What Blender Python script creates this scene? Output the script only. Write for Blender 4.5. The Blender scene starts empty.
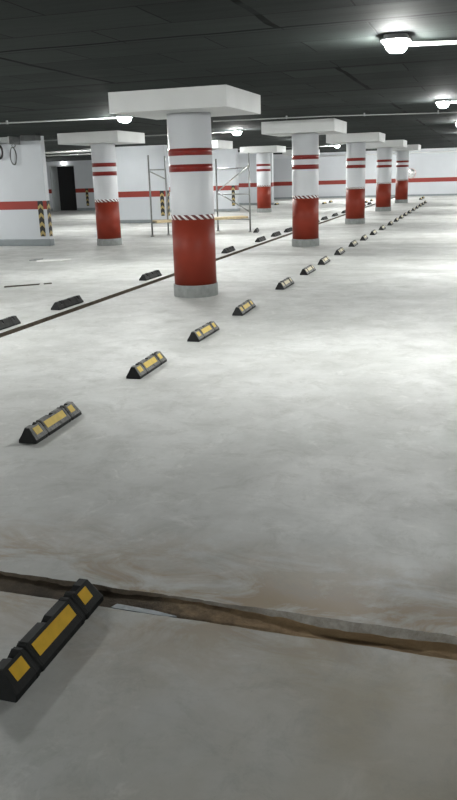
import bpy, bmesh, math, random
from mathutils import Vector, Matrix
random.seed(7)
S = bpy.context.scene
C = S.collection
PI = math.pi

# ------------------------------------------------------------------ materials
def new_mat(name):
    m = bpy.data.materials.new(name); m.use_nodes = True
    nt = m.node_tree
    b = nt.nodes['Principled BSDF']
    return m, nt, b

def plain(name, col, rough=0.5, metal=0.0, spec=0.5, noise=0.0, nscale=8.0, bump=0.0, bscale=60.0):
    m, nt, b = new_mat(name)
    b.inputs['Roughness'].default_value = rough
    b.inputs['Metallic'].default_value = metal
    b.inputs['Specular IOR Level'].default_value = spec
    tc = nt.nodes.new('ShaderNodeTexCoord')
    n = nt.nodes.new('ShaderNodeTexNoise'); n.inputs['Scale'].default_value = nscale
    n.inputs['Detail'].default_value = 5
    nt.links.new(tc.outputs['Object'], n.inputs['Vector'])
    r = nt.nodes.new('ShaderNodeMapRange')
    r.inputs['From Min'].default_value = .25; r.inputs['From Max'].default_value = .75
    r.inputs['To Min'].default_value = 1 - noise; r.inputs['To Max'].default_value = 1 + noise
    nt.links.new(n.outputs['Fac'], r.inputs['Value'])
    mx = nt.nodes.new('ShaderNodeVectorMath'); mx.operation = 'SCALE'
    mx.inputs[0].default_value = col
    nt.links.new(r.outputs['Result'], mx.inputs['Scale'])
    nt.links.new(mx.outputs['Vector'], b.inputs['Base Color'])
    if bump:
        n2 = nt.nodes.new('ShaderNodeTexNoise'); n2.inputs['Scale'].default_value = bscale
        nt.links.new(tc.outputs['Object'], n2.inputs['Vector'])
        bp = nt.nodes.new('ShaderNodeBump'); bp.inputs['Strength'].default_value = bump
        bp.inputs['Distance'].default_value = .01
        nt.links.new(n2.outputs['Fac'], bp.inputs['Height'])
        nt.links.new(bp.outputs['Normal'], b.inputs['Normal'])
    return m

class NT:
    """tiny helper for wiring math nodes"""
    def __init__(s, nt): s.nt = nt
    def math(s, op, a, b=None, c=None):
        n = s.nt.nodes.new('ShaderNodeMath'); n.operation = op
        for i, v in enumerate((a, b, c)):
            if v is None: continue
            if isinstance(v, (int, float)): n.inputs[i].default_value = v
            else: s.nt.links.new(v, n.inputs[i])
        return n.outputs[0]
    def mix(s, fac, a, b):
        n = s.nt.nodes.new('ShaderNodeMix'); n.data_type = 'RGBA'
        if isinstance(fac, (int, float)): n.inputs[0].default_value = fac
        else: s.nt.links.new(fac, n.inputs[0])
        for i, v in ((6, a), (7, b)):
            if isinstance(v, tuple): n.inputs[i].default_value = (*v, 1)
            else: s.nt.links.new(v, n.inputs[i])
        return n.outputs[2]
    def noise(s, vec, scale, detail=4, rough=.55, dist=0):
        n = s.nt.nodes.new('ShaderNodeTexNoise')
        n.inputs['Scale'].default_value = scale; n.inputs['Detail'].default_value = detail
        n.inputs['Roughness'].default_value = rough; n.inputs['Distortion'].default_value = dist
        s.nt.links.new(vec, n.inputs['Vector'])
        return n.outputs['Fac']
    def scale(s, vec, sc):
        n = s.nt.nodes.new('ShaderNodeMapping'); n.inputs['Scale'].default_value = sc
        s.nt.links.new(vec, n.inputs['Vector']); return n.outputs[0]
    def remap(s, v, a, b, c=0, d=1):
        n = s.nt.nodes.new('ShaderNodeMapRange')
        for k, x in zip(('From Min', 'From Max', 'To Min', 'To Max'), (a, b, c, d)): n.inputs[k].default_value = x
        s.nt.links.new(v, n.inputs['Value']); return n.outputs[0]
    def pos(s):
        n = s.nt.nodes.new('ShaderNodeNewGeometry'); return n.outputs['Position']
    def obj(s):
        n = s.nt.nodes.new('ShaderNodeTexCoord'); return n.outputs['Object']
    def sep(s, v):
        n = s.nt.nodes.new('ShaderNodeSeparateXYZ'); s.nt.links.new(v, n.inputs[0]); return n.outputs
    def bump(s, h, strength, dist, target):
        n = s.nt.nodes.new('ShaderNodeBump'); n.inputs['Strength'].default_value = strength
        n.inputs['Distance'].default_value = dist
        s.nt.links.new(h, n.inputs['Height']); s.nt.links.new(n.outputs[0], target)

RED = (0.255, 0.026, 0.016)
WHITE = (0.60, 0.615, 0.64)

def wall_mat(name, z0, z1, base=(0.53, 0.555, 0.585)):
    m, nt, b = new_mat(name); k = NT(nt)
    p = k.obj(); z = k.sep(p)[2]
    n = k.noise(p, .7, 4)
    col = k.mix(k.remap(n, .3, .7), tuple(c * .95 for c in base), tuple(min(1, c * 1.05) for c in base))
    st = k.math('MULTIPLY', k.math('GREATER_THAN', z, z0), k.math('LESS_THAN', z, z1))
    col = k.mix(st, col, RED)
    nt.links.new(col, b.inputs['Base Color'])
    b.inputs['Roughness'].default_value = .55
    return m

def floor_mat():
    m, nt, b = new_mat('polished concrete'); k = NT(nt)
    p = k.pos(); xyz = k.sep(p)
    big = k.noise(p, .55, 5, .6, .6)
    mid = k.noise(p, 2.6, 6, .65, .4)
    fine = k.noise(p, 26, 5, .7)
    col = k.mix(k.remap(big, .33, .68), (.43, .437, .42), (.63, .637, .625))
    col = k.mix(k.math('MULTIPLY', k.remap(mid, .44, .68), .5), col, (.39, .395, .38))
    col = k.mix(k.math('MULTIPLY', k.remap(fine, .45, .75), .16), col, (.33, .335, .32))
    # pale blotches of dried slurry
    pale = k.noise(p, 5.5, 5, .7, 1.0)
    col = k.mix(k.math('MULTIPLY', k.remap(pale, .56, .70), .45), col, (.68, .68, .66))
    # streaky old stains running across the aisles
    st = k.noise(k.scale(p, (.16, .75, 1)), 1.6, 5, .6, .5)
    far = k.remap(xyz[1], 8, 14)
    col = k.mix(k.math('MULTIPLY', k.math('MULTIPLY', k.remap(st, .52, .66), far), .55), col, (.25, .255, .24))
    # brown mud smeared around the open channel
    dy = k.math('ABSOLUTE', k.math('SUBTRACT', xyz[1], 2.55))
    band = k.remap(dy, .05, .62, 1, 0)
    mud = k.noise(k.scale(p, (1.0, 1.7, 1)), 2.1, 6, .7, .8)
    mudf = k.math('MULTIPLY', k.math('MULTIPLY', band, k.remap(mud, .40, .56)), .85)
    col = k.mix(mudf, col, (.30, .215, .125))
    # warm tinted old smear on the slab in front of the channel
    warm = k.noise(p, .9, 4, .6, .3)
    near = k.remap(xyz[1], 2.7, 2.2)
    col = k.mix(k.math('MULTIPLY', k.math('MULTIPLY', k.math('MULTIPLY', k.remap(warm, .35, .58), k.remap(xyz[0], -1.3, -.2, .25, 1)), near), .75), col, (.36, .315, .225))
    blot = k.noise(p, 4.2, 9, .82, .6)
    col = k.mix(k.math('MULTIPLY', k.remap(blot, .50, .62), .34), col, (.30, .30, .275))
    speck = k.noise(p, 60, 3, .6)
    col = k.mix(k.math('MULTIPLY', k.remap(speck, .66, .74), .25), col, (.24, .235, .22))
    # fine scratch lines
    sc = nt.nodes.new('ShaderNodeTexWave'); sc.bands_direction = 'Y'
    sc.inputs['Scale'].default_value = .8; sc.inputs['Distortion'].default_value = 14; sc.inputs['Detail'].default_value = 3
    sc.inputs['Detail Scale'].default_value = .8
    nt.links.new(k.scale(p, (.35, 1, 1)), sc.inputs['Vector'])
    line = k.remap(sc.outputs['Fac'], .985, 1.0)
    col = k.mix(k.math('MULTIPLY', line, .06), col, (.25, .25, .24))
    nt.links.new(col, b.inputs['Base Color'])
    nt.links.new(k.remap(mid, .3, .7, .50, .68), b.inputs['Roughness'])
    b.inputs['Specular IOR Level'].default_value = .32
    h = k.math('ADD', k.math('MULTIPLY', mid, .6), k.math('MULTIPLY', fine, .25))
    k.bump(h, .25, .01, b.inputs['Normal'])
    return m

def ceiling_mat():
    m, nt, b = new_mat('dark ceiling boards'); k = NT(nt)
    p = k.pos()
    br = nt.nodes.new('ShaderNodeTexBrick')
    br.inputs['Scale'].default_value = 1
    br.inputs['Brick Width'].default_value = 1.25
    br.inputs['Row Height'].default_value = .62
    br.inputs['Mortar Size'].default_value = .008
    br.inputs['Mortar Smooth'].default_value = .4
    br.inputs['Color1'].default_value = (.022, .027, .0255, 1)
    br.inputs['Color2'].default_value = (.033, .039, .037, 1)
    br.inputs['Mortar'].default_value = (.009, .0105, .010, 1)
    mp = nt.nodes.new('ShaderNodeMapping'); mp.inputs['Location'].default_value = (.2, .1, 0)
    nt.links.new(p, mp.inputs['Vector'])
    # wavering joints
    wob = nt.nodes.new('ShaderNodeTexNoise'); wob.inputs['Scale'].default_value = 1.5
    nt.links.new(p, wob.inputs['Vector'])
    va = nt.nodes.new('ShaderNodeVectorMath'); va.operation = 'MULTIPLY_ADD'
    va.inputs[1].default_value = (.05, .05, 0)
    nt.links.new(wob.outputs['Color'], va.inputs[0]); nt.links.new(mp.outputs[0], va.inputs[2])
    nt.links.new(va.outputs[0], br.inputs['Vector'])
    # heavier joints where whole rows of boards meet
    br2 = nt.nodes.new('ShaderNodeTexBrick')
    br2.inputs['Scale'].default_value = 1
    br2.inputs['Brick Width'].default_value = 5.0
    br2.inputs['Row Height'].default_value = 2.5
    br2.inputs['Mortar Size'].default_value = .03
    br2.inputs['Mortar Smooth'].default_value = .3
    mp2 = nt.nodes.new('ShaderNodeMapping'); mp2.inputs['Location'].default_value = (1.46, -1.02, 0)
    nt.links.new(p, mp2.inputs['Vector'])
    va2 = nt.nodes.new('ShaderNodeVectorMath'); va2.operation = 'MULTIPLY_ADD'
    va2.inputs[1].default_value = (.08, .08, 0)
    nt.links.new(wob.outputs['Color'], va2.inputs[0]); nt.links.new(mp2.outputs[0], va2.inputs[2])
    nt.links.new(va2.outputs[0], br2.inputs['Vector'])
    brk = k.remap(k.noise(p, .9, 3), .30, .42)
    col = k.mix(k.math('MULTIPLY', br2.outputs['Fac'], brk), br.outputs['Color'], (.002, .0023, .0023))
    n = k.noise(p, 1.3, 5, .6, .5)
    col = k.mix(k.math('MULTIPLY', k.remap(n, .4, .7), .35), col, (.021, .024, .023))
    nt.links.new(col, b.inputs['Base Color'])
    b.inputs['Roughness'].default_value = .8
    b.inputs['Specular IOR Level'].default_value = .04
    hb = k.math('SUBTRACT', k.math('MULTIPLY', k.noise(k.scale(p, (.5, 2.2, 1)), 1.2, 3), 1.0), k.math('MULTIPLY', br.outputs['Fac'], .5))
    k.bump(hb, .35, .03, b.inputs['Normal'])
    return m

def column_chevron_mat():
    m, nt, b = new_mat('slanted red and white border'); k = NT(nt)
    x, y, z = k.sep(k.obj())[:3]
    ang = k.math('ARCTAN2', y, x)
    u = k.math('MULTIPLY', ang, 18 / (2 * PI))
    zz = k.math('DIVIDE', k.math('SUBTRACT', z, 1.027), .062)
    v = k.math('FRACT', k.math('ADD', k.math('ADD', u, k.math('MULTIPLY', zz, .8)), 50))
    nt.links.new(k.mix(k.math('GREATER_THAN', v, .56), (.12, .022, .022), (.78, .76, .76)), b.inputs['Base Color'])
    b.inputs['Roughness'].default_value = .4
    return m

def hazard_mat():
    m, nt, b = new_mat('black and yellow chevrons'); k = NT(nt)
    x, y, z = k.sep(k.obj())[:3]
    a = k.math('ABSOLUTE', x)
    v = k.math('FRACT', k.math('ADD', k.math('MULTIPLY', k.math('ADD', z, a), 4.7), 10.3))
    nt.links.new(k.mix(k.math('GREATER_THAN', v, .6), (.016, .015, .014), (.36, .275, .10)), b.inputs['Base Color'])
    b.inputs['Roughness'].default_value = .45
    return m

def rubber_mat(name, dust, spec=.35):
    m, nt, b = new_mat(name); k = NT(nt)
    p = k.obj()
    g = nt.nodes.new('ShaderNodeNewGeometry')
    nz = k.sep(g.outputs['Normal'])[2]
    n = k.noise(p, 14, 6, .7, .5)
    up = k.remap(nz, .3, .6)
    f = k.math('MULTIPLY', k.math('MULTIPLY', up, k.remap(n, .35, .65)), dust)
    col = k.mix(f, (.012, .013, .013), (.30, .30, .285))
    nt.links.new(col, b.inputs['Base Color'])
    nt.links.new(k.remap(n, .3, .7, .45, .75), b.inputs['Roughness'])
    b.inputs['Specular IOR Level'].default_value = spec
    k.bump(k.noise(p, 70, 3), .3, .004, b.inputs['Normal'])
    return m

def dirt_mat():
    m, nt, b = new_mat('brown dirt'); k = NT(nt)
    p = k.pos(); xyz = k.sep(p)
    n = k.noise(p, 9, 6, .7); n2 = k.noise(p, 60, 4, .7)
    dark = k.mix(k.remap(n, .35, .65), (.05, .037, .025), (.105, .078, .05))
    lite = k.mix(k.remap(n, .35, .65), (.32, .205, .105), (.46, .32, .18))
    nn = k.math('ADD', xyz[0], k.math('MULTIPLY', n, .8))
    col = k.mix(k.remap(nn, -.75, -.15), dark, lite)
    nt.links.new(col, b.inputs['Base Color']); b.inputs['Roughness'].default_value = .9
    k.bump(n2, .6, .01, b.inputs['Normal'])
    return m

def grime_mat():
    m, nt, b = new_mat('muddy channel concrete'); k = NT(nt)
    p = k.pos(); xyz = k.sep(p)
    n = k.noise(p, 11, 6, .75); n1 = k.noise(p, 3, 3)
    lite = k.mix(k.remap(n, .35, .65), (.24, .225, .19), (.48, .47, .44))
    dark = k.mix(k.remap(n, .35, .65), (.085, .068, .05), (.17, .14, .105))
    nn = k.math('ADD', xyz[0], k.math('MULTIPLY', n1, 1.2))
    nt.links.new(k.mix(k.remap(nn, -.6, .1), dark, lite), b.inputs['Base Color'])
    b.inputs['Roughness'].default_value = .9
    k.bump(n, .8, .02, b.inputs['Normal'])
    return m

def emit_mat(name, col, strength):
    m = bpy.data.materials.new(name); m.use_nodes = True
    nt = m.node_tree; nt.nodes.clear()
    e = nt.nodes.new('ShaderNodeEmission'); e.inputs[0].default_value = (*col, 1); e.inputs[1].default_value = strength
    o = nt.nodes.new('ShaderNodeOutputMaterial'); nt.links.new(e.outputs[0], o.inputs[0])
    return m

LAMP = 330
M = dict(
    floor=floor_mat(), ceiling=ceiling_mat(),
    wall=wall_mat('wall paint with red stripe', .89, 1.09),
    wall_far=wall_mat('far wall paint with red stripe', .775, 1.01, (.55, .57, .60)),
    wall_plain=plain('wall paint', (.6, .62, .65), .6, noise=.04, nscale=1),
    base=plain('grey skirting paint', (.23, .255, .265), .5, noise=.12, nscale=5),
    white=plain('white column paint', WHITE, .45, noise=.03, nscale=3),
    cap=plain('white capital paint', (.55, .56, .555), .55, noise=.05, nscale=2.5),
    red=plain('red gloss paint', (.225, .031, .016), .5, spec=.22, noise=.06, nscale=4),
    tape=plain('red tape', (.185, .017, .013), .3, spec=.25, noise=.10, nscale=9),
    skirt=plain('grey cement skirt', (.25, .262, .255), .8, noise=.18, nscale=14, bump=.3),
    chev=column_chevron_mat(), hazard=hazard_mat(),
    rubber=rubber_mat('dusty black rubber', .75), rubber_clean=rubber_mat('black rubber', .05, .2), rubber_dark=rubber_mat('dark grey rubber', .22),
    rubber_grey=rubber_mat('very dusty rubber', .95), pale=plain('paler yellow reflector', (.60, .54, .36), .5, spec=.3, noise=.15, nscale=18),  # paler yellow strips for the farther stops of the row
    yellow=plain('yellow reflector', (.60, .43, .075), .5, spec=.3, noise=.15, nscale=18),
    yellow_near=plain('yellow plastic strip', (.74, .45, .035), .6, spec=.2, noise=.12, nscale=18),
    dirt=dirt_mat(),
    steel=plain('galvanised steel', (.27, .275, .27), .42, .7, noise=.15, nscale=20),
    silver=plain('foil clad pipe', (.78, .79, .78), .25, .9, noise=.08, nscale=12),
    dark=plain('dark grey steel', (.05, .055, .055), .5, .3, noise=.1),
    grate=plain('drain channel iron', (.022, .022, .02), .85, spec=.15, noise=.3),
    tray=plain('grey duct sheet', (.22, .235, .23), .45, .5, noise=.15, nscale=6),
    wood=plain('pale plank wood', (.50, .40, .24), .7, noise=.2, nscale=10),
    black=plain('black door paint', (.006, .006, .007), .6),
    jamb=plain('grey plaster', (.36, .385, .385), .7, noise=.06),
    cable=plain('black cable', (.02, .02, .02), .5),
    cablegrey=plain('grey cable', (.10, .105, .10), .5),
    conduit=plain('white conduit', (.75, .76, .75), .4), greyconduit=plain('grey conduit', (.30, .31, .305), .5),
    housing=plain('lamp housing', (.30, .31, .31), .4),
    lamp=emit_mat('lamp glow', (.985, 1, .972), LAMP),
    lampsmall=emit_mat('small lamp glow', (1, .99, .97), 14),
    paper=plain('white paper', (.8, .8, .78), .7),
    stick=plain('dark stick', (.08, .07, .055), .8),
    plastic=plain('blue grey plastic scrap', (.16, .19, .21), .4, noise=.2, nscale=20),
    mirror=plain('mirror face', (.62, .62, .62), .22, .85),
    rim=plain('faded pink rim', (.55, .42, .41), .5),
)

# ------------------------------------------------------------------ mesh helpers
def box(bm, x0, x1, y0, y1, z0, z1):
    v = [bm.verts.new((x, y, z)) for z in (z0, z1) for y in (y0, y1) for x in (x0, x1)]
    for f in ((0, 2, 3, 1), (4, 5, 7, 6), (0, 1, 5, 4), (2, 6, 7, 3), (0, 4, 6, 2), (1, 3, 7, 5)):
        bm.faces.new([v[i] for i in f])
def bx(*a):
    bm = bmesh.new(); box(bm, *a); return bm
def lathe(bm, prof, n=48, cx=0, cy=0, caps=True):
    rings = []
    for r, z in prof:
        rings.append([bm.verts.new((cx + r * math.cos(2 * PI * i / n), cy + r * math.sin(2 * PI * i / n), z)) for i in range(n)])
    for a, b in zip(rings, rings[1:]):
        for i in range(n):
            f = bm.faces.new((a[i], a[(i + 1) % n], b[(i + 1) % n], b[i])); f.smooth = True
    if caps:
        bm.faces.new(rings[0][::-1]); bm.faces.new(rings[-1])
def tube(bm, pts, r, n=10, closed=False):
    pts = [Vector(p) for p in pts]; rings = []
    L = len(pts)
    up0 = None
    for i, p in enumerate(pts):
        if closed: t = pts[(i + 1) % L] - pts[i - 1]
        else: t = pts[min(i + 1, L - 1)] - pts[max(i - 1, 0)]
        t.normalize()
        if up0 is None:
            up0 = Vector((0, 0, 1)) if abs(t.z) < .9 else Vector((1, 0, 0))
        s = t.cross(up0)
        if s.length < 1e-4: s = t.cross(Vector((0, 1, 0)))
        s.normalize(); u = s.cross(t); up0 = u
        rings.append([bm.verts.new(p + r * (math.cos(2 * PI * k / n) * s + math.sin(2 * PI * k / n) * u)) for k in range(n)])
    pairs = list(zip(rings, rings[1:])) + ([(rings[-1], rings[0])] if closed else [])
    for a, b in pairs:
        for k in range(n):
            f = bm.faces.new((a[k], a[(k + 1) % n], b[(k + 1) % n], b[k])); f.smooth = True
    if not closed:
        bm.faces.new(rings[0][::-1]); bm.faces.new(rings[-1])
def tb(*segs, r=.02, n=10):
    bm = bmesh.new()
    for s in segs: tube(bm, s, r, n)
    return bm
def obj(name, bm, mat, parent=None, loc=None, bevel=0):
    bmesh.ops.recalc_face_normals(bm, faces=bm.faces)
    me = bpy.data.meshes.new(name); bm.to_mesh(me); bm.free()
    me.materials.append(mat)
    o = bpy.data.objects.new(name, me); C.objects.link(o)
    if parent: o.parent = parent
    if loc: o.location = loc
    if bevel:
        b = o.modifiers.new('bevel', 'BEVEL'); b.width = bevel; b.segments = 2; b.limit_method = 'ANGLE'
    return o
def tag(o, label, cat, group=None, kind=None):
    o['label'] = label; o['category'] = cat
    if group: o['group'] = group
    if kind: o['kind'] = kind
    return o
def thing(name, label, cat, loc=(0, 0, 0), rz=0, group=None):
    o = bpy.data.objects.new(name, None); C.objects.link(o)
    o.empty_display_size = .1
    o.location = loc; o.rotation_euler = (0, 0, rz)
    return tag(o, label, cat, group)
def struct(name, bm, mat):
    o = obj(name, bm, mat); o['kind'] = 'structure'; return o
def dup(root, loc, rz, label, group=None):
    r = root.copy(); C.objects.link(r); r.location = loc; r.rotation_euler = (0, 0, rz); r['label'] = label
    if group: r['group'] = group
    for ch in list(root.children):
        c = ch.copy(); C.objects.link(c); c.parent = r
        for g in ch.children:
            d = g.copy(); C.objects.link(d); d.parent = c
    return r
def mid_cut(t): return t

ORD = ('nearest second third fourth fifth sixth seventh eighth ninth tenth eleventh twelfth thirteenth fourteenth '
       'fifteenth sixteenth seventeenth eighteenth nineteenth twentieth twenty-first twenty-second').split()

# ------------------------------------------------------------------ setting
XL, XR, YF, YB, H = -27.0, 6.5, -6.0, 47.6, 2.6
G0, G1 = 2.385, 2.53          # near channel
D0, D1 = -4.945, -4.80        # drain line along the bays
DEP = -.06

def edge(y, amp, x0=XL, x1=XR):
    xs = [x0]
    x = -3.2
    while x < 1.6: xs.append(x); x += .025
    xs.append(x1)
    out = []
    j = 0
    for q in xs:
        j = j * .6 + random.uniform(-1, 1) * amp
        out.append((q, y + (j if -3.2 < q < 1.6 else 0)))
    return out
bm = bmesh.new()
def strip(line, yfar):
    """slab top from a ragged edge to a straight far edge, with the channel wall hanging from the ragged edge"""
    top = [bm.verts.new((x, y, 0)) for x, y in line]
    bot = [bm.verts.new((x, y + random.uniform(-.004, .004), DEP)) for x, y in line]
    far = [bm.verts.new((x, yfar, 0)) for x, y in line]
    for i in range(len(line) - 1):
        bm.faces.new((top[i], top[i + 1], far[i + 1], far[i]))
        bm.faces.new((top[i], bot[i], bot[i + 1], top[i + 1]))
strip(edge(G0, .002), YF)
strip(edge(G1, .0035, D1, XR), 3.4)
strip([(XL, G1), (D0, G1)], 3.4)
def quad(x0, x1, y0, y1, z):
    bm.faces.new([bm.verts.new(q) for q in ((x0, y0, z), (x1, y0, z), (x1, y1, z), (x0, y1, z))])
quad(XL, D0, 3.4, YB, 0); quad(D1, XR, 3.4, YB, 0)
for x in (D0, D1):
    bm.faces.new([bm.verts.new(q) for q in ((x, G1, 0), (x, YB, 0), (x, YB, DEP), (x, G1, DEP))])
quad(XL, XR, YF, YB, DEP - .001)
floor = struct('floor', bm, M['floor'])
floor.data.materials.append(grime_mat())
for f in floor.data.polygons:
    if abs(f.normal.z) < .5: f.material_index = 1

struct('ceiling', bx(XL, XR, YF, YB, H, H + .2), M['ceiling'])
struct('wall_back', bx(XL, XR, YB, YB + .2, 0, H), M['wall_far'])
struct('wall_right', bx(XR, XR + .2, YF, YB, 0, H), M['wall'])
struct('wall_left', bx(XL - .2, XL, YF, YB, 0, H), M['wall'])
struct('wall_front', bx(XL, XR, YF - .2, YF, 0, H), M['wall'])
struct('baseboard_back', bx(-16, XR, YB - .03, YB, 0, .10), M['base'])
struct('baseboard_right', bx(XR - .03, XR, YF, YB - .03, 0, .13), M['base'])
struct('trim_1', bx(-16, XR, YB - .16, YB, 2.36, H), M['wall_plain'])

WALLS = [('near_left', -16, -10.21, 17.36), ('middle_left', -13.3, -10.53, 26.0), ('far_left', -16, -10.2, 33.3), ('farthest_left', -16, -10.2, 39.4)]
for nm, x0, x1, y in WALLS:
    th = .17 if y < 20 else .30
    bm = bx(x0, x1, y, y + th, 0, H)
    struct('wall_' + nm, bm, M['wall'])
    bm = bmesh.new(); box(bm, x0, x1 + .025, y - .025, y + th + .025, 0, .17 if y < 20 else .115)
    o = struct('baseboard_' + nm, bm, M['base'])
    b = o.modifiers.new('bevel', 'BEVEL'); b.width = .02; b.segments = 2

# wall with the dark doorway
YD = 36.4
bm = bmesh.new()
box(bm, XL, -21.02, YD, YD + .75, 0, H); box(bm, -19.66, -16.0, YD, YD + .75, 0, H); box(bm, -21.02, -19.66, YD, YD + .75, 2.24, H)
struct('wall_doorway', bm, M['wall'])
bm = bmesh.new(); box(bm, XL, -21.04, YD - .025, YD, 0, .14); box(bm, -19.64, -16.0, YD - .025, YD, 0, .14)
struct('baseboard_doorway', bm, M['base'])
bm = bmesh.new(); box(bm, -21.02, -20.97, YD - .01, YD + .70, 0, 2.24); box(bm, -20.97, -19.66, YD - .01, YD + .70, 2.19, 2.24)
struct('trim_2', bm, M['jamb'])
d = struct('door_1', bx(-20.97, -19.66, YD + .66, YD + .71, 0, 2.19), M['black'])
h = obj('door_handle', tb([(-19.84, YD + .655, 1.05), (-19.84, YD + .61, 1.05), (-19.96, YD + .61, 1.05)], r=.011), M['steel'], d)

# dirt in the channels
def bed(xs, y0, y1, zfun, n=4):
    bm = bmesh.new(); rows = []
    for x in xs:
        rows.append([bm.verts.new((x, y0 + (y1 - y0) * j / n, zfun(x, j / n))) for j in range(n + 1)])
    for a, b in zip(rows, rows[1:]):
        for j in range(n): bm.faces.new((a[j], b[j], b[j + 1], a[j + 1])).smooth = True
    return bm
def zb(x, t):
    left = min(1, max(0, (-.55 - x) / .5))
    return -.036 + .008 * left * (1 + t * 1.4) + random.uniform(-.004, .004) + .008 * math.sin(x * 5.3) * t
xs = [-7 + .04 * i for i in range(260)]
tag(obj('channel_dirt', bed(xs, G0 - .004, G1 + .004, zb), M['dirt']), 'brown sandy dirt lying along the bottom of the open floor channel in the foreground', 'dirt', kind='stuff')
bm = bmesh.new(); box(bm, D0 + .004, D1 - .004, G1 + .01, YB - .1, DEP, -.045)
tag(obj('drain_grating', bm, M['grate']), 'long dark drain channel grating running beside the row of columns', 'drain')

# ------------------------------------------------------------------ columns
def rounded_plate(bm, hx, hy, r, z0, z1, n=4):
    pts = []
    for cx, cy, a0 in ((hx - r, hy - r, 0), (-hx + r, hy - r, PI / 2), (-hx + r, -hy + r, PI), (hx - r, -hy + r, 1.5 * PI)):
        for i in range(n + 1):
            a = a0 + PI / 2 * i / n
            pts.append((cx + r * math.cos(a), cy + r * math.sin(a)))
    lo = [bm.verts.new((x, y, z0)) for x, y in pts]; hi = [bm.verts.new((x, y, z1)) for x, y in pts]
    k = len(pts)
    for i in range(k): bm.faces.new((lo[i], lo[(i + 1) % k], hi[(i + 1) % k], hi[i]))
    bm.faces.new(lo[::-1]); bm.faces.new(hi)
def sleeve(r, z0, z1):
    bm = bmesh.new(); ri = r - .004
    lathe(bm, [(ri, z0), (r, z0), (r, z1), (ri, z1)], 64, caps=False); return bm
def make_column(loc, label):
    t = thing('round_column', label, 'column', loc, 0, 'round parking columns')
    bm = bmesh.new(); lathe(bm, [(.287, .0), (.287, 2.365)], 64); obj('shaft', bm, M['white'], t)
    obj('red_base_coat', sleeve(.2895, .15, 1.027), M['red'], t)
    obj('border_band', sleeve(.2895, 1.027, 1.089), M['chev'], t)
    obj('stripe', sleeve(.2898, 1.635, 1.728), M['tape'], t)
    obj('stripe', sleeve(.2898, 1.838, 1.926), M['tape'], t)
    bm = bmesh.new(); lathe(bm, [(.306, 0), (.306, .155), (.302, .163), (.289, .163)], 64, caps=False); obj('skirt', bm, M['skirt'], t)
    bm = bmesh.new(); rounded_plate(bm, .767, .771, .02, 2.36, H); obj('capital', bm, M['cap'], t)
    return t
X1, Y1, SP = -3.7225, 10.10, 7.1615
lab = ['nearest and largest red and white round column under a wide white capital',
       'second red and white round column from the camera in the right-hand row',
       'third red and white round column from the camera in the right-hand row',
       'fourth red and white round column from the camera in the right-hand row',
       'farthest red and white round column of the right-hand row, before the back wall']
col0 = make_column((X1, Y1, 0), lab[0])
for i in range(1, 5): dup(col0, (X1, Y1 + i * SP, 0), 0, lab[i])
dup(col0, (-8.70, 17.62, 0), 0, 'red and white round column at the left, standing before the pale wall and scaffold')
dup(col0, (-8.68, 24.75, 0), 0, 'round column hidden behind the nearest column, only its white capital edge showing')
dup(col0, (-8.68, 32.15, 0), 0, 'small distant round column just right of the scaffold')
dup(col0, (-8.68, 39.3, 0), 0, 'distant round column hidden behind the second column of the right-hand row')

# ------------------------------------------------------------------ wheel stops
def stop_body(L=.645, W=.064, Hh=.096):
    bm = bmesh.new()
    half = L / 2
    ys = []
    def sect(y, sc=1.0, notch=False, groove=0):
        w, h = W * sc, Hh * sc - .010 * groove
        if groove: w = W - .004 * groove
        tl = -.023 if not notch else -.008
        th = h if not notch else h - .022
        p = [(-w, 0), (-w, .018), (-.044 * sc, h * .55), (tl, th if notch else h), (.010, h), (.036 * sc, h * .62), (w, .022), (w, 0)]
        # the two ends lean inwards a little towards the top
        e = .022 if abs(abs(y) - half) < .02 else 0
        sg = -1 if y > 0 else 1
        return [bm.verts.new((x, y + sg * e * z / Hh, z)) for x, z in p]
    st = [(-half, .97, 0, 0), (-half + .006, 1, 0, 0)]
    def seg(a, b, nts):
        st.append((a, 1, 0, 0))
        for c in nts:
            st.extend([(c - .024, 1, 0, 0), (c - .016, 1, 1, 0), (c + .016, 1, 1, 0), (c + .024, 1, 0, 0)])
        st.append((b, 1, 0, 0))
    g = L * .255
    seg(-half + .034, -g - .010, (-g - .055,))
    st.extend([(-g - .006, 1, 0, 1), (-g + .006, 1, 0, 1)])
    seg(-g + .010, g - .010, (0,))
    st.extend([(g - .006, 1, 0, 1), (g + .006, 1, 0, 1)])
    seg(g + .010, half - .034, (g + .055,))
    st.extend([(half - .006, 1, 0, 0), (half, .97, 0, 0)])
    for c in (-g - .026, -g + .018, g - .030, g - .022, g + .017, g + .025):      # moulded grip ribs
        st.extend([(c - .003, 1, 0, 0), (c - .0015, 1, 0, -.3), (c + .0015, 1, 0, -.3), (c + .003, 1, 0, 0)])
    st.sort(key=lambda q: q[0])
    rings = [sect(y, s, bool(n), gr) for y, s, n, gr in st]
    for a, b in zip(rings, rings[1:]):
        for i in range(8):
            bm.faces.new((a[i], a[(i + 1) % 8], b[(i + 1) % 8], b[i]))
    bm.faces.new(rings[0][::-1]); bm.faces.new(rings[-1])
    return bm
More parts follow.
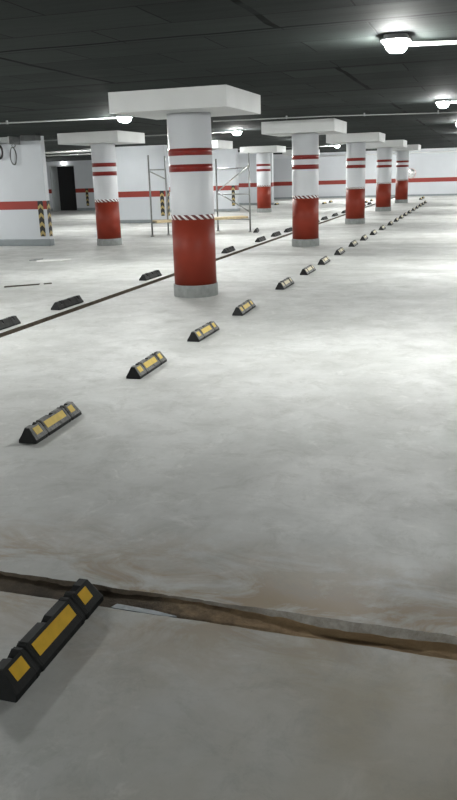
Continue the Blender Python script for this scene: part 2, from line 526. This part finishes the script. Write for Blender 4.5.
def on_face(bm, y0, y1, t0, t1, Hh=.096, W=.064, thick=.0025):
    # a slab lying on the right-hand sloped face, t = 0 at the ridge edge, 1 at the shoulder
    a = Vector((.010, 0, Hh)); b = Vector((.036, 0, Hh * .62)); c = Vector((W, 0, .022))
    def pt(t):
        return a.lerp(b, t / .45) if t < .45 else b.lerp(c, (t - .45) / .55)
    n = Vector((.75, 0, .55)).normalized()
    ts = [t0] + ([.45] if t0 < .45 < t1 else []) + [t1]
    lo = []; hi = []
    for y in (y0, y1):
        lo.append([bm.verts.new(pt(t) + Vector((0, y, 0)) - n * .004) for t in ts])
        hi.append([bm.verts.new(pt(t) + Vector((0, y, 0)) + n * thick) for t in ts])
    k = len(ts)
    for i in range(k - 1):
        bm.faces.new((hi[0][i], hi[0][i + 1], hi[1][i + 1], hi[1][i]))
        bm.faces.new((lo[0][i], lo[1][i], lo[1][i + 1], lo[0][i + 1]))
    for j in (0, 1):
        bm.faces.new(lo[j] + hi[j][::-1])
    for i in (0, k - 1):
        bm.faces.new((lo[0][i], hi[0][i], hi[1][i], lo[1][i]))
def make_stop(label, rub, yel, L=.645):
    t = thing('wheel_stop', label, 'wheel stop', (0, 0, 0))
    obj('rubber_body', stop_body(L), rub, t)
    g = L * .255
    for y0, y1 in ((-L / 2 + .045, -g - .038), (-g + .030, g - .038), (g + .035, L / 2 - .06)):
        bm = bmesh.new(); on_face(bm, y0, y1, .13, .66); obj('yellow_reflector', bm, yel, t)
    for y in (-g - .055, 0, g + .055):
        bm = bmesh.new(); lathe(bm, [(.013, .05), (.013, .074), (.009, .078)], 6, -.02, y); obj('bolt', bm, M['dark'], t)
    return t
near = make_stop('nearest black wheel stop lying across the end of the foreground channel', M['rubber_clean'], M['yellow_near'])
near.location = (-1.397, 2.112, 0); near.rotation_euler = (0, 0, .015)
GR = 'wheel stops in the long diagonal row'
YS = [4.03, 5.668, 7.138, 8.608, 10.694, 12.283, 13.678, 15.318, 17.0, 18.5, 20.05, 21.7, 23.5, 25.1, 26.6, 28.05, 29.65, 31.4, 33.05, 34.8, 36.2, 37.85]
def rowlabel(i):
    w = ORD[i]
    if i < 4:
        return ['large dusty wheel stop with yellow strips at left, nearest of the diagonal row',
                'second wheel stop with yellow strips in the diagonal row across the open floor',
                'third wheel stop with yellow strips in the diagonal row, left below the nearest column',
                'fourth wheel stop with yellow strips in the diagonal row, right below the nearest column'][i]
    if i == len(YS) - 1: return 'tiny farthest wheel stop ending the long diagonal row before the back wall'
    return '%s wheel stop from the camera in the long diagonal row right of the columns' % w
stop0 = make_stop(rowlabel(0), M['rubber'], M['yellow']); stop0['group'] = GR
stop0.location = (-2.67, YS[0] + .315, 0); stop0.rotation_euler = (0, 0, .035)
for i, y in enumerate(YS[1:], 1):
    xr = -2.63 if y < 16 else -2.63 + .10 * min(1, (y - 16) / 8)
    if i == 4:
        pale0 = make_stop(rowlabel(i), M['rubber_grey'], M['pale']); pale0['group'] = GR
        pale0.location = (xr - .045, y + .30, 0); continue
    dup(pale0 if i > 4 else stop0, (xr - .045, y + .30, 0), random.uniform(-.01, .04), rowlabel(i), GR)
GB = 'dark wheel stops beyond the drain line'
DK = [7.12, 8.66, 11.42, 15.62, 18.2, 19.72, 21.13, 24.9, 26.35, 28.4, 30.4, 35.6, 37.5]
dl = ['black wheel stop at the left picture edge beyond the drain line',
      'black wheel stop beyond the drain line at left, second from the picture edge',
      'black wheel stop beyond the drain line, just left of the nearest column',
      'black wheel stop beyond the drain line, just right of the nearest column',
      'black wheel stop beyond the drain line, second to the right of the nearest column',
      'black wheel stop beyond the drain line, third to the right of the nearest column',
      'black wheel stop half hidden behind the left side of the second column',
      'black wheel stop just right of the second column beyond the drain line',
      'black wheel stop second to the right of the second column beyond the drain line',
      'black wheel stop third to the right of the second column beyond the drain line',
      'black wheel stop close to the left side of the third column beyond the drain line',
      'tiny black wheel stop by the drain, nearer of two between third and fourth columns',
      'tiny black wheel stop by the drain, farther of two between third and fourth columns']
dark0 = make_stop(dl[0], M['rubber_dark'], M['yellow']); dark0['group'] = GB
dark0.location = (-5.10, DK[0] + .31, 0); dark0.rotation_euler = (0, 0, PI)
for y, l in list(zip(DK, dl))[1:]:
    dup(dark0, (-5.10, y + .31, 0), PI + random.uniform(-.03, .03), l, GB)
dup(dark0, (-6.03, 21.45, 0), PI + .2, 'black wheel stop lying by the right foot of the scaffold', GB)
GW = 'distant wheel stops before the back wall'
for (x, y), l in zip([(-9.95, 39.3), (-7.50, 39.2), (-7.5, 40.9), (-5.53, 39.9), (-5.5, 41.6), (-3.1, 42.5), (-3.1, 44.1)],
                     ['tiny distant wheel stop near the end of the far wall, left of the second column',
                      'tiny distant wheel stop right of the second column, nearer of a pair',
                      'tiny distant wheel stop right of the second column, farther of a pair',
                      'tiny wheel stop near the farthest wall, right of the third column, nearer of two',
                      'tiny wheel stop near the farthest wall, right of the third column, farther of two',
                      'tiny distant wheel stop at the foot of the right back wall, nearer of a pair',
                      'tiny distant wheel stop at the foot of the right back wall, farther of a pair']):
    dup(stop0, (x, y, 0), random.uniform(-.05, .05), l, GW)

# ------------------------------------------------------------------ hazard strips on wall ends
def guard(label, loc, rz, z0=.235, z1=1.09, w=.145):
    bm = bmesh.new(); box(bm, -w / 2, w / 2, -.012, 0, 0, z1 - z0)
    o = obj('corner_guard', bm, M['hazard'], bevel=.004)
    o.location = (loc[0], loc[1], z0); o.rotation_euler = (0, 0, rz)
    return tag(o, label, 'hazard strip', 'black and yellow hazard strips')
names = ['the near left wall', 'the wall behind the scaffold', 'the far wall by the scaffold', 'the farthest wall']
for (nm, x0, x1, y), s in zip(WALLS, names):
    if nm == 'farthest_left': continue
    guard('hazard chevron strip on the front face of ' + s, (x1 - .165, y, 0), 0)
    if nm != 'far_left': guard('hazard chevron strip on the end face of ' + s, (x1, y + (.085 if y < 20 else .15), 0), PI / 2)
guard('small black and yellow chevron strip right of the dark doorway', (-19.03, YD, 0), 0)

# ------------------------------------------------------------------ lamps
def make_lamp(loc, label, r=1.0):
    t = thing('ceiling_lamp', label, 'ceiling lamp', loc, 0, 'bulkhead ceiling lamps')
    bm = bmesh.new(); rounded_plate(bm, .092, .148, .075, -.03, 0, 5); rounded_plate(bm, .112, .178, .095, -.042, -.03, 6); obj('housing', bm, M['housing'], t)
    bm = bmesh.new()
    prof = [(1, -.042), (1, -.062), (.9, -.092), (.65, -.112), (.3, -.12)]
    n = 20; rings = []
    for s, z in prof:
        rings.append([bm.verts.new((.085 * s * math.copysign(abs(math.cos(a)) ** .7, math.cos(a)), .155 * s * math.copysign(abs(math.sin(a)) ** .7, math.sin(a)), z)) for a in [2 * PI * i / n for i in range(n)]])
    for a, b in zip(rings, rings[1:]):
        for i in range(n): bm.faces.new((a[i], a[(i + 1) % n], b[(i + 1) % n], b[i])).smooth = True
    bm.faces.new(rings[-1]); bm.faces.new(rings[0][::-1])
    obj('diffuser', bm, M['lamp'], t)
    return t
lamp0 = make_lamp((-.73, 6.80, H), 'large glowing ceiling lamp at upper right, nearest to the camera')
for (x, y), l in zip([(-.69, 13.37), (-5.88, 12.8), (-5.80, 19.05), (-5.9, 33.6), (-.62, 19.95)],
                     ['glowing ceiling lamp at the right picture edge, second behind the nearest lamp',
                      'glowing ceiling lamp left of the nearest column capital',
                      'glowing ceiling lamp between the nearest and second columns',
                      'small glowing ceiling lamp between the second and third columns',
                      'ceiling lamp cut by the right picture edge, smallest of the right-hand lamps']):
    dup(lamp0, (x, y, H), 0, l)
UNSEEN = 'unseen bulkhead lamp added to brighten the room, outside the picture or behind the columns'  # lamps added for brightness; some continue the visible lamp rows
for x, y in [(-.7, 26.5), (-.7, 33), (-.7, 39.5), (-.7, 45), (-5.85, 26.4), (-5.85, 40.3), (-5.85, 6.4),
             (-13.6, 15.5), (-14.5, 21.0), (-12.6, 12.0), (-12.0, 29.5), (-12.5, 36.5), (4.5, 13.3), (4.5, 20), (-19.5, 27), (-9.4, 43), (-6.6, 43.6), (-5.1, 44), (-8.8, 8.2), (-.7, -3.2), (-5.85, -3.2), (4.5, -3.2), (-8.2, 23.0), (-10.6, 30), (-11.9, 23.9), (-15.5, 31)]:
    dup(lamp0, (x, y, H), 0, UNSEEN, 'unseen lamps added for brightness')
o = thing('wall_lamp', 'small round glowing lamp above the dark doorway', 'wall lamp', (-20.2, YD, 2.34))
bm = bmesh.new(); bmesh.ops.create_uvsphere(bm, u_segments=14, v_segments=8, radius=.075, matrix=Matrix.Translation((0, -.11, 0))); obj('globe', bm, M['lampsmall'], o)
bm = bmesh.new(); box(bm, -.05, .05, -.045, 0, -.05, .05); obj('bracket', bm, M['housing'], o)

# conduits and cables on the ceiling
def conduit(label, pts, r=.013, mat='conduit', name='conduit_pipe', clips=()):
    t = thing(name, label, 'pipe', pts[0])
    off = Vector(pts[0])
    obj('pipe_run', tb([Vector(p) - off for p in pts], r=r, n=8), M[mat], t)
    for c in clips:
        bm = bmesh.new(); q = Vector(c) - off
        box(bm, q.x - .012, q.x + .012, q.y - r - .008, q.y + r + .008, q.z - r - .006, H - off.z - .001)
        obj('pipe_clip', bm, M[mat], t)
    return t
zc = H - .04
conduit('white conduit running right from the nearest ceiling lamp', [(-.64, 6.98, zc), (-.3, 7.08, zc), (6.4, 7.22, zc)], .016, clips=[(1, 7.11, zc), (3, 7.15, zc)])
conduit('white conduit running right from the lamp at the right edge', [(-.60, 13.37, zc), (6.4, 13.4, zc)], .015)
conduit('pale conduit running left from the lamp beside the nearest capital', [(-5.97, 12.75, zc), (-9, 12.45, zc), (-16, 12.3, zc)], .013, 'greyconduit', clips=[(-8, 12.54, zc)])
conduit('thin pale cable crossing the ceiling behind the nearest capital to the right', [(-5.0, 14.9, zc), (-3, 15.1, zc), (-.6, 15.95, zc), (6.4, 17.6, zc)], .010, 'greyconduit',
        clips=[(-3.6, 15.04, zc), (-2.2, 15.38, zc), (-.9, 15.84, zc)])
conduit('pale conduit running left from the lamp between nearest and second columns', [(-5.9, 19.0, zc), (-8, 18.9, zc), (-15.9, 18.7, zc)], .013, 'greyconduit')
conduit('white pipe running along the top of the back wall', [(-10.1, YB - .20, 2.40), (6.4, YB - .20, 2.40)], .03)
conduit('pale conduit between the distant lamps near the third column', [(-5.98, 33.6, zc), (-10, 33.0, zc)], .014, 'greyconduit')

# services over the near left wall
def pipe(label, pts, r, mat):
    o = obj('insulated_pipe', tb(pts, r=r, n=14), M[mat]); return tag(o, label, 'pipe', 'silver pipes over the doorway')
pipe('upper thick silver pipe above the dark doorway at left', [(-14.02, 24.0, 2.6), (-14.02, 24.0, 2.50), (-13.97, 24, 2.46), (-13.9, 24, 2.455), (-11.7, 24.0, 2.455), (-11.62, 24, 2.47), (-11.6, 24, 2.6)], .048, 'silver')
pipe('lower thin silver pipe above the dark doorway at left', [(-14.1, 24.2, 2.6), (-14.1, 24.2, 2.39), (-14.04, 24.2, 2.355), (-11.75, 24.2, 2.355), (-11.7, 24.2, 2.37), (-11.7, 24.2, 2.6)], .028, 'silver')
tag(obj('cable_tray', bx(-17.8, -13.4, 29.0, 29.3, 2.27, 2.42), M['dark']), 'dark hanging cable tray under the silver pipes', 'cable tray')
t = thing('air_duct', 'grey sheet metal duct along the top of the near left wall', 'duct', (-16, 16.9, 2.42))
obj('duct_run', bx(0, 5.2, 0, .44, .035, .165), M['tray'], t)
obj('duct_flange', bx(5.2, 5.24, -.02, .46, -.005, .175), M['steel'], t)
obj('duct_flange', bx(4.2, 4.23, -.02, .46, .0, .17), M['steel'], t)
tag(obj('junction_box', bx(-10.35, -9.95, 16.7, 16.95, 2.47, 2.6), M['dark'], bevel=.01), 'dark flat box on the ceiling before the near left wall end', 'box')
def coil(label, x, z, rx, rz, y, r, mat, turns=3):
    bm = bmesh.new(); pts = []
    n = 30
    for i in range(turns * n + 1):
        a = 2 * PI * i / n
        k = 1 + .06 * math.sin(i * .9) * (i / (turns * n))
        pts.append((x + rx * k * math.sin(a), y + .012 * i / n, z + rz * k * math.cos(a)))
    tube(bm, pts, r, 6)
    return tag(obj('cable_coil', bm, M[mat]), label, 'cable coil')
coil('thick black cable coil hanging on the near left wall at the picture edge', -11.36, 2.27, .12, .16, 17.27, .02, 'cable')
coil('thin grey cable loop hanging on the near left wall', -10.96, 2.16, .085, .20, 17.29, .011, 'cablegrey', 2)
coil('small cable ring hanging above the thin grey loop on the left wall', -10.93, 2.40, .05, .035, 17.30, .007, 'cablegrey', 2)

# ------------------------------------------------------------------ scaffold
P1, P2, P3, P4 = [Vector((*q, 0)) for q in ((-8.59, 20.05), (-8.30, 20.50), (-7.30, 21.87), (-6.19, 21.40))]
sc = thing('scaffold', 'steel tube scaffold with one low plank behind the nearest column', 'scaffold', P1)
def rel(p, z): return Vector((p.x, p.y, z)) - P1
for p, top in ((P1, 2.13), (P2, 2.10), (P3, 2.0), (P4, 2.12)):
    s = obj('standard', tb([rel(p, .02), rel(p, top)], r=.023), M['steel'], sc)
    bm = bmesh.new(); q = rel(p, 0); lathe(bm, [(.06, 0), (.06, .012), (.028, .014), (.028, .06)], 14, q.x, q.y); obj('foot_plate', bm, M['steel'], s)
for a, b, z in ((P1, P2, 1.75), (P1, P2, .36), (P3, P4, 1.73), (P3, P4, 1.03), (P3, P4, .345), (P2, P3, .345)):
    obj('ledger', tb([rel(a, z), rel(b, z)], r=.019), M['steel'], sc)
for a, za, b, zb_ in ((P4, 1.79, P3, 1.10), (P3, 1.10, P4, .55), (P1, 1.72, P2, 1.50)):
    q = obj('diagonal_brace', tb([rel(a, za), rel(b, zb_)], r=.019), M['silver' if za == 1.79 else 'steel'], sc)
    if za == 1.79: q['label'] = 'bright silver diagonal brace'
a, b = rel((P1 + P2) / 2, .39), rel((P3 + P4) / 2, .39)
dv = (b - a).normalized(); nv = Vector((-dv.y, dv.x, 0))
a -= dv * .15; b += dv * .35
bm = bmesh.new()
vs = [bm.verts.new(q + nv * s + Vector((0, 0, z))) for z in (-.03, .03) for q, s in ((a, -.24), (b, -.24), (b, .24), (a, .24))]
for f in ((0, 1, 2, 3), (4, 5, 6, 7), (0, 1, 5, 4), (1, 2, 6, 5), (2, 3, 7, 6), (3, 0, 4, 7)): bm.faces.new([vs[i] for i in f])
obj('plank', bm, M['wood'], sc)

# ------------------------------------------------------------------ small things
t = thing('convex_mirror', 'round pale mirror on the back wall beside the farthest column', 'mirror', (-4.07, YB, 1.28))
bm = bmesh.new()
bmesh.ops.create_uvsphere(bm, u_segments=24, v_segments=12, radius=.26, matrix=Matrix.Translation((0, -.06, 0)) @ Matrix.Scale(.2, 4, (0, 1, 0)))
obj('mirror_face', bm, M['mirror'], t)
bm = bmesh.new(); tube(bm, [(.265 * math.cos(2 * PI * i / 28), -.055, .265 * math.sin(2 * PI * i / 28)) for i in range(28)], .03, 8, True); obj('rim', bm, M['rim'], t)
obj('bracket', bx(-.03, .03, -.05, 0, -.03, .03), M['dark'], t)
def scrap(name, label, cat, pts, z, th, mat):
    bm = bmesh.new()
    lo = [bm.verts.new((x, y, z)) for x, y in pts]; hi = [bm.verts.new((x, y, z + th + random.uniform(0, th * .6))) for x, y in pts]
    k = len(pts)
    for i in range(k): bm.faces.new((lo[i], lo[(i + 1) % k], hi[(i + 1) % k], hi[i]))
    bm.faces.new(lo[::-1]); bm.faces.new(hi)
    return tag(obj(name, bm, M[mat]), label, cat)
scrap('paper_scrap', 'white scrap of paper lying on the pale floor at far left', 'paper', [(-8.55, 13.95), (-8.10, 14.12), (-8.02, 14.42), (-8.50, 14.28)], 0, .015, 'paper')
scrap('paper_scrap', 'small grey crumpled paper beside the white scrap at far left', 'paper', [(-8.78, 14.05), (-8.62, 14.08), (-8.60, 14.3), (-8.75, 14.26)], 0, .02, 'skirt')
scrap('wood_stick', 'thin dark stick lying on the floor at left, longer one', 'stick', [(-7.02, 10.45), (-6.62, 10.80), (-6.63, 10.85), (-7.05, 10.52)], 0, .012, 'stick')
scrap('wood_stick', 'short dark stick lying on the floor at left beside the longer one', 'stick', [(-6.55, 10.85), (-6.46, 10.93), (-6.49, 10.97), (-6.58, 10.88)], 0, .012, 'stick')
scrap('plastic_scrap', 'blue grey plastic scrap in the channel beside the nearest wheel stop', 'plastic scrap',
      [(-1.29, 2.392), (-1.05, 2.390), (-1.02, 2.405), (-1.12, 2.425), (-1.28, 2.43)], -.021, .012, 'plastic')

# ------------------------------------------------------------------ world, camera, view
w = bpy.data.worlds.new('World'); S.world = w; w.use_nodes = True
w.node_tree.nodes['Background'].inputs[0].default_value = (.5, .52, .55, 1)
w.node_tree.nodes['Background'].inputs[1].default_value = .05

R = Vector((0.95280929, 0.30206133, -0.03022256)); U = Vector((-0.05696744, 0.27570313, 0.95955328)); F = Vector((-0.29817639, 0.91254958, -0.27990017))
cam = bpy.data.cameras.new('camera'); co = bpy.data.objects.new('camera', cam); C.objects.link(co)
co.matrix_world = Matrix(((R.x, U.x, -F.x, 0), (R.y, U.y, -F.y, 0), (R.z, U.z, -F.z, 1.6), (0, 0, 0, 1)))
cam.sensor_fit = 'AUTO'; cam.sensor_width = 36; cam.lens = 777.2 / 800 * 36
cam.clip_start = .05; cam.clip_end = 200
S.camera = co
S.view_settings.view_transform = 'Standard'; S.view_settings.look = 'None'
S.view_settings.gamma = 1; S.view_settings.exposure = 0.97
S.view_settings.use_curve_mapping = False
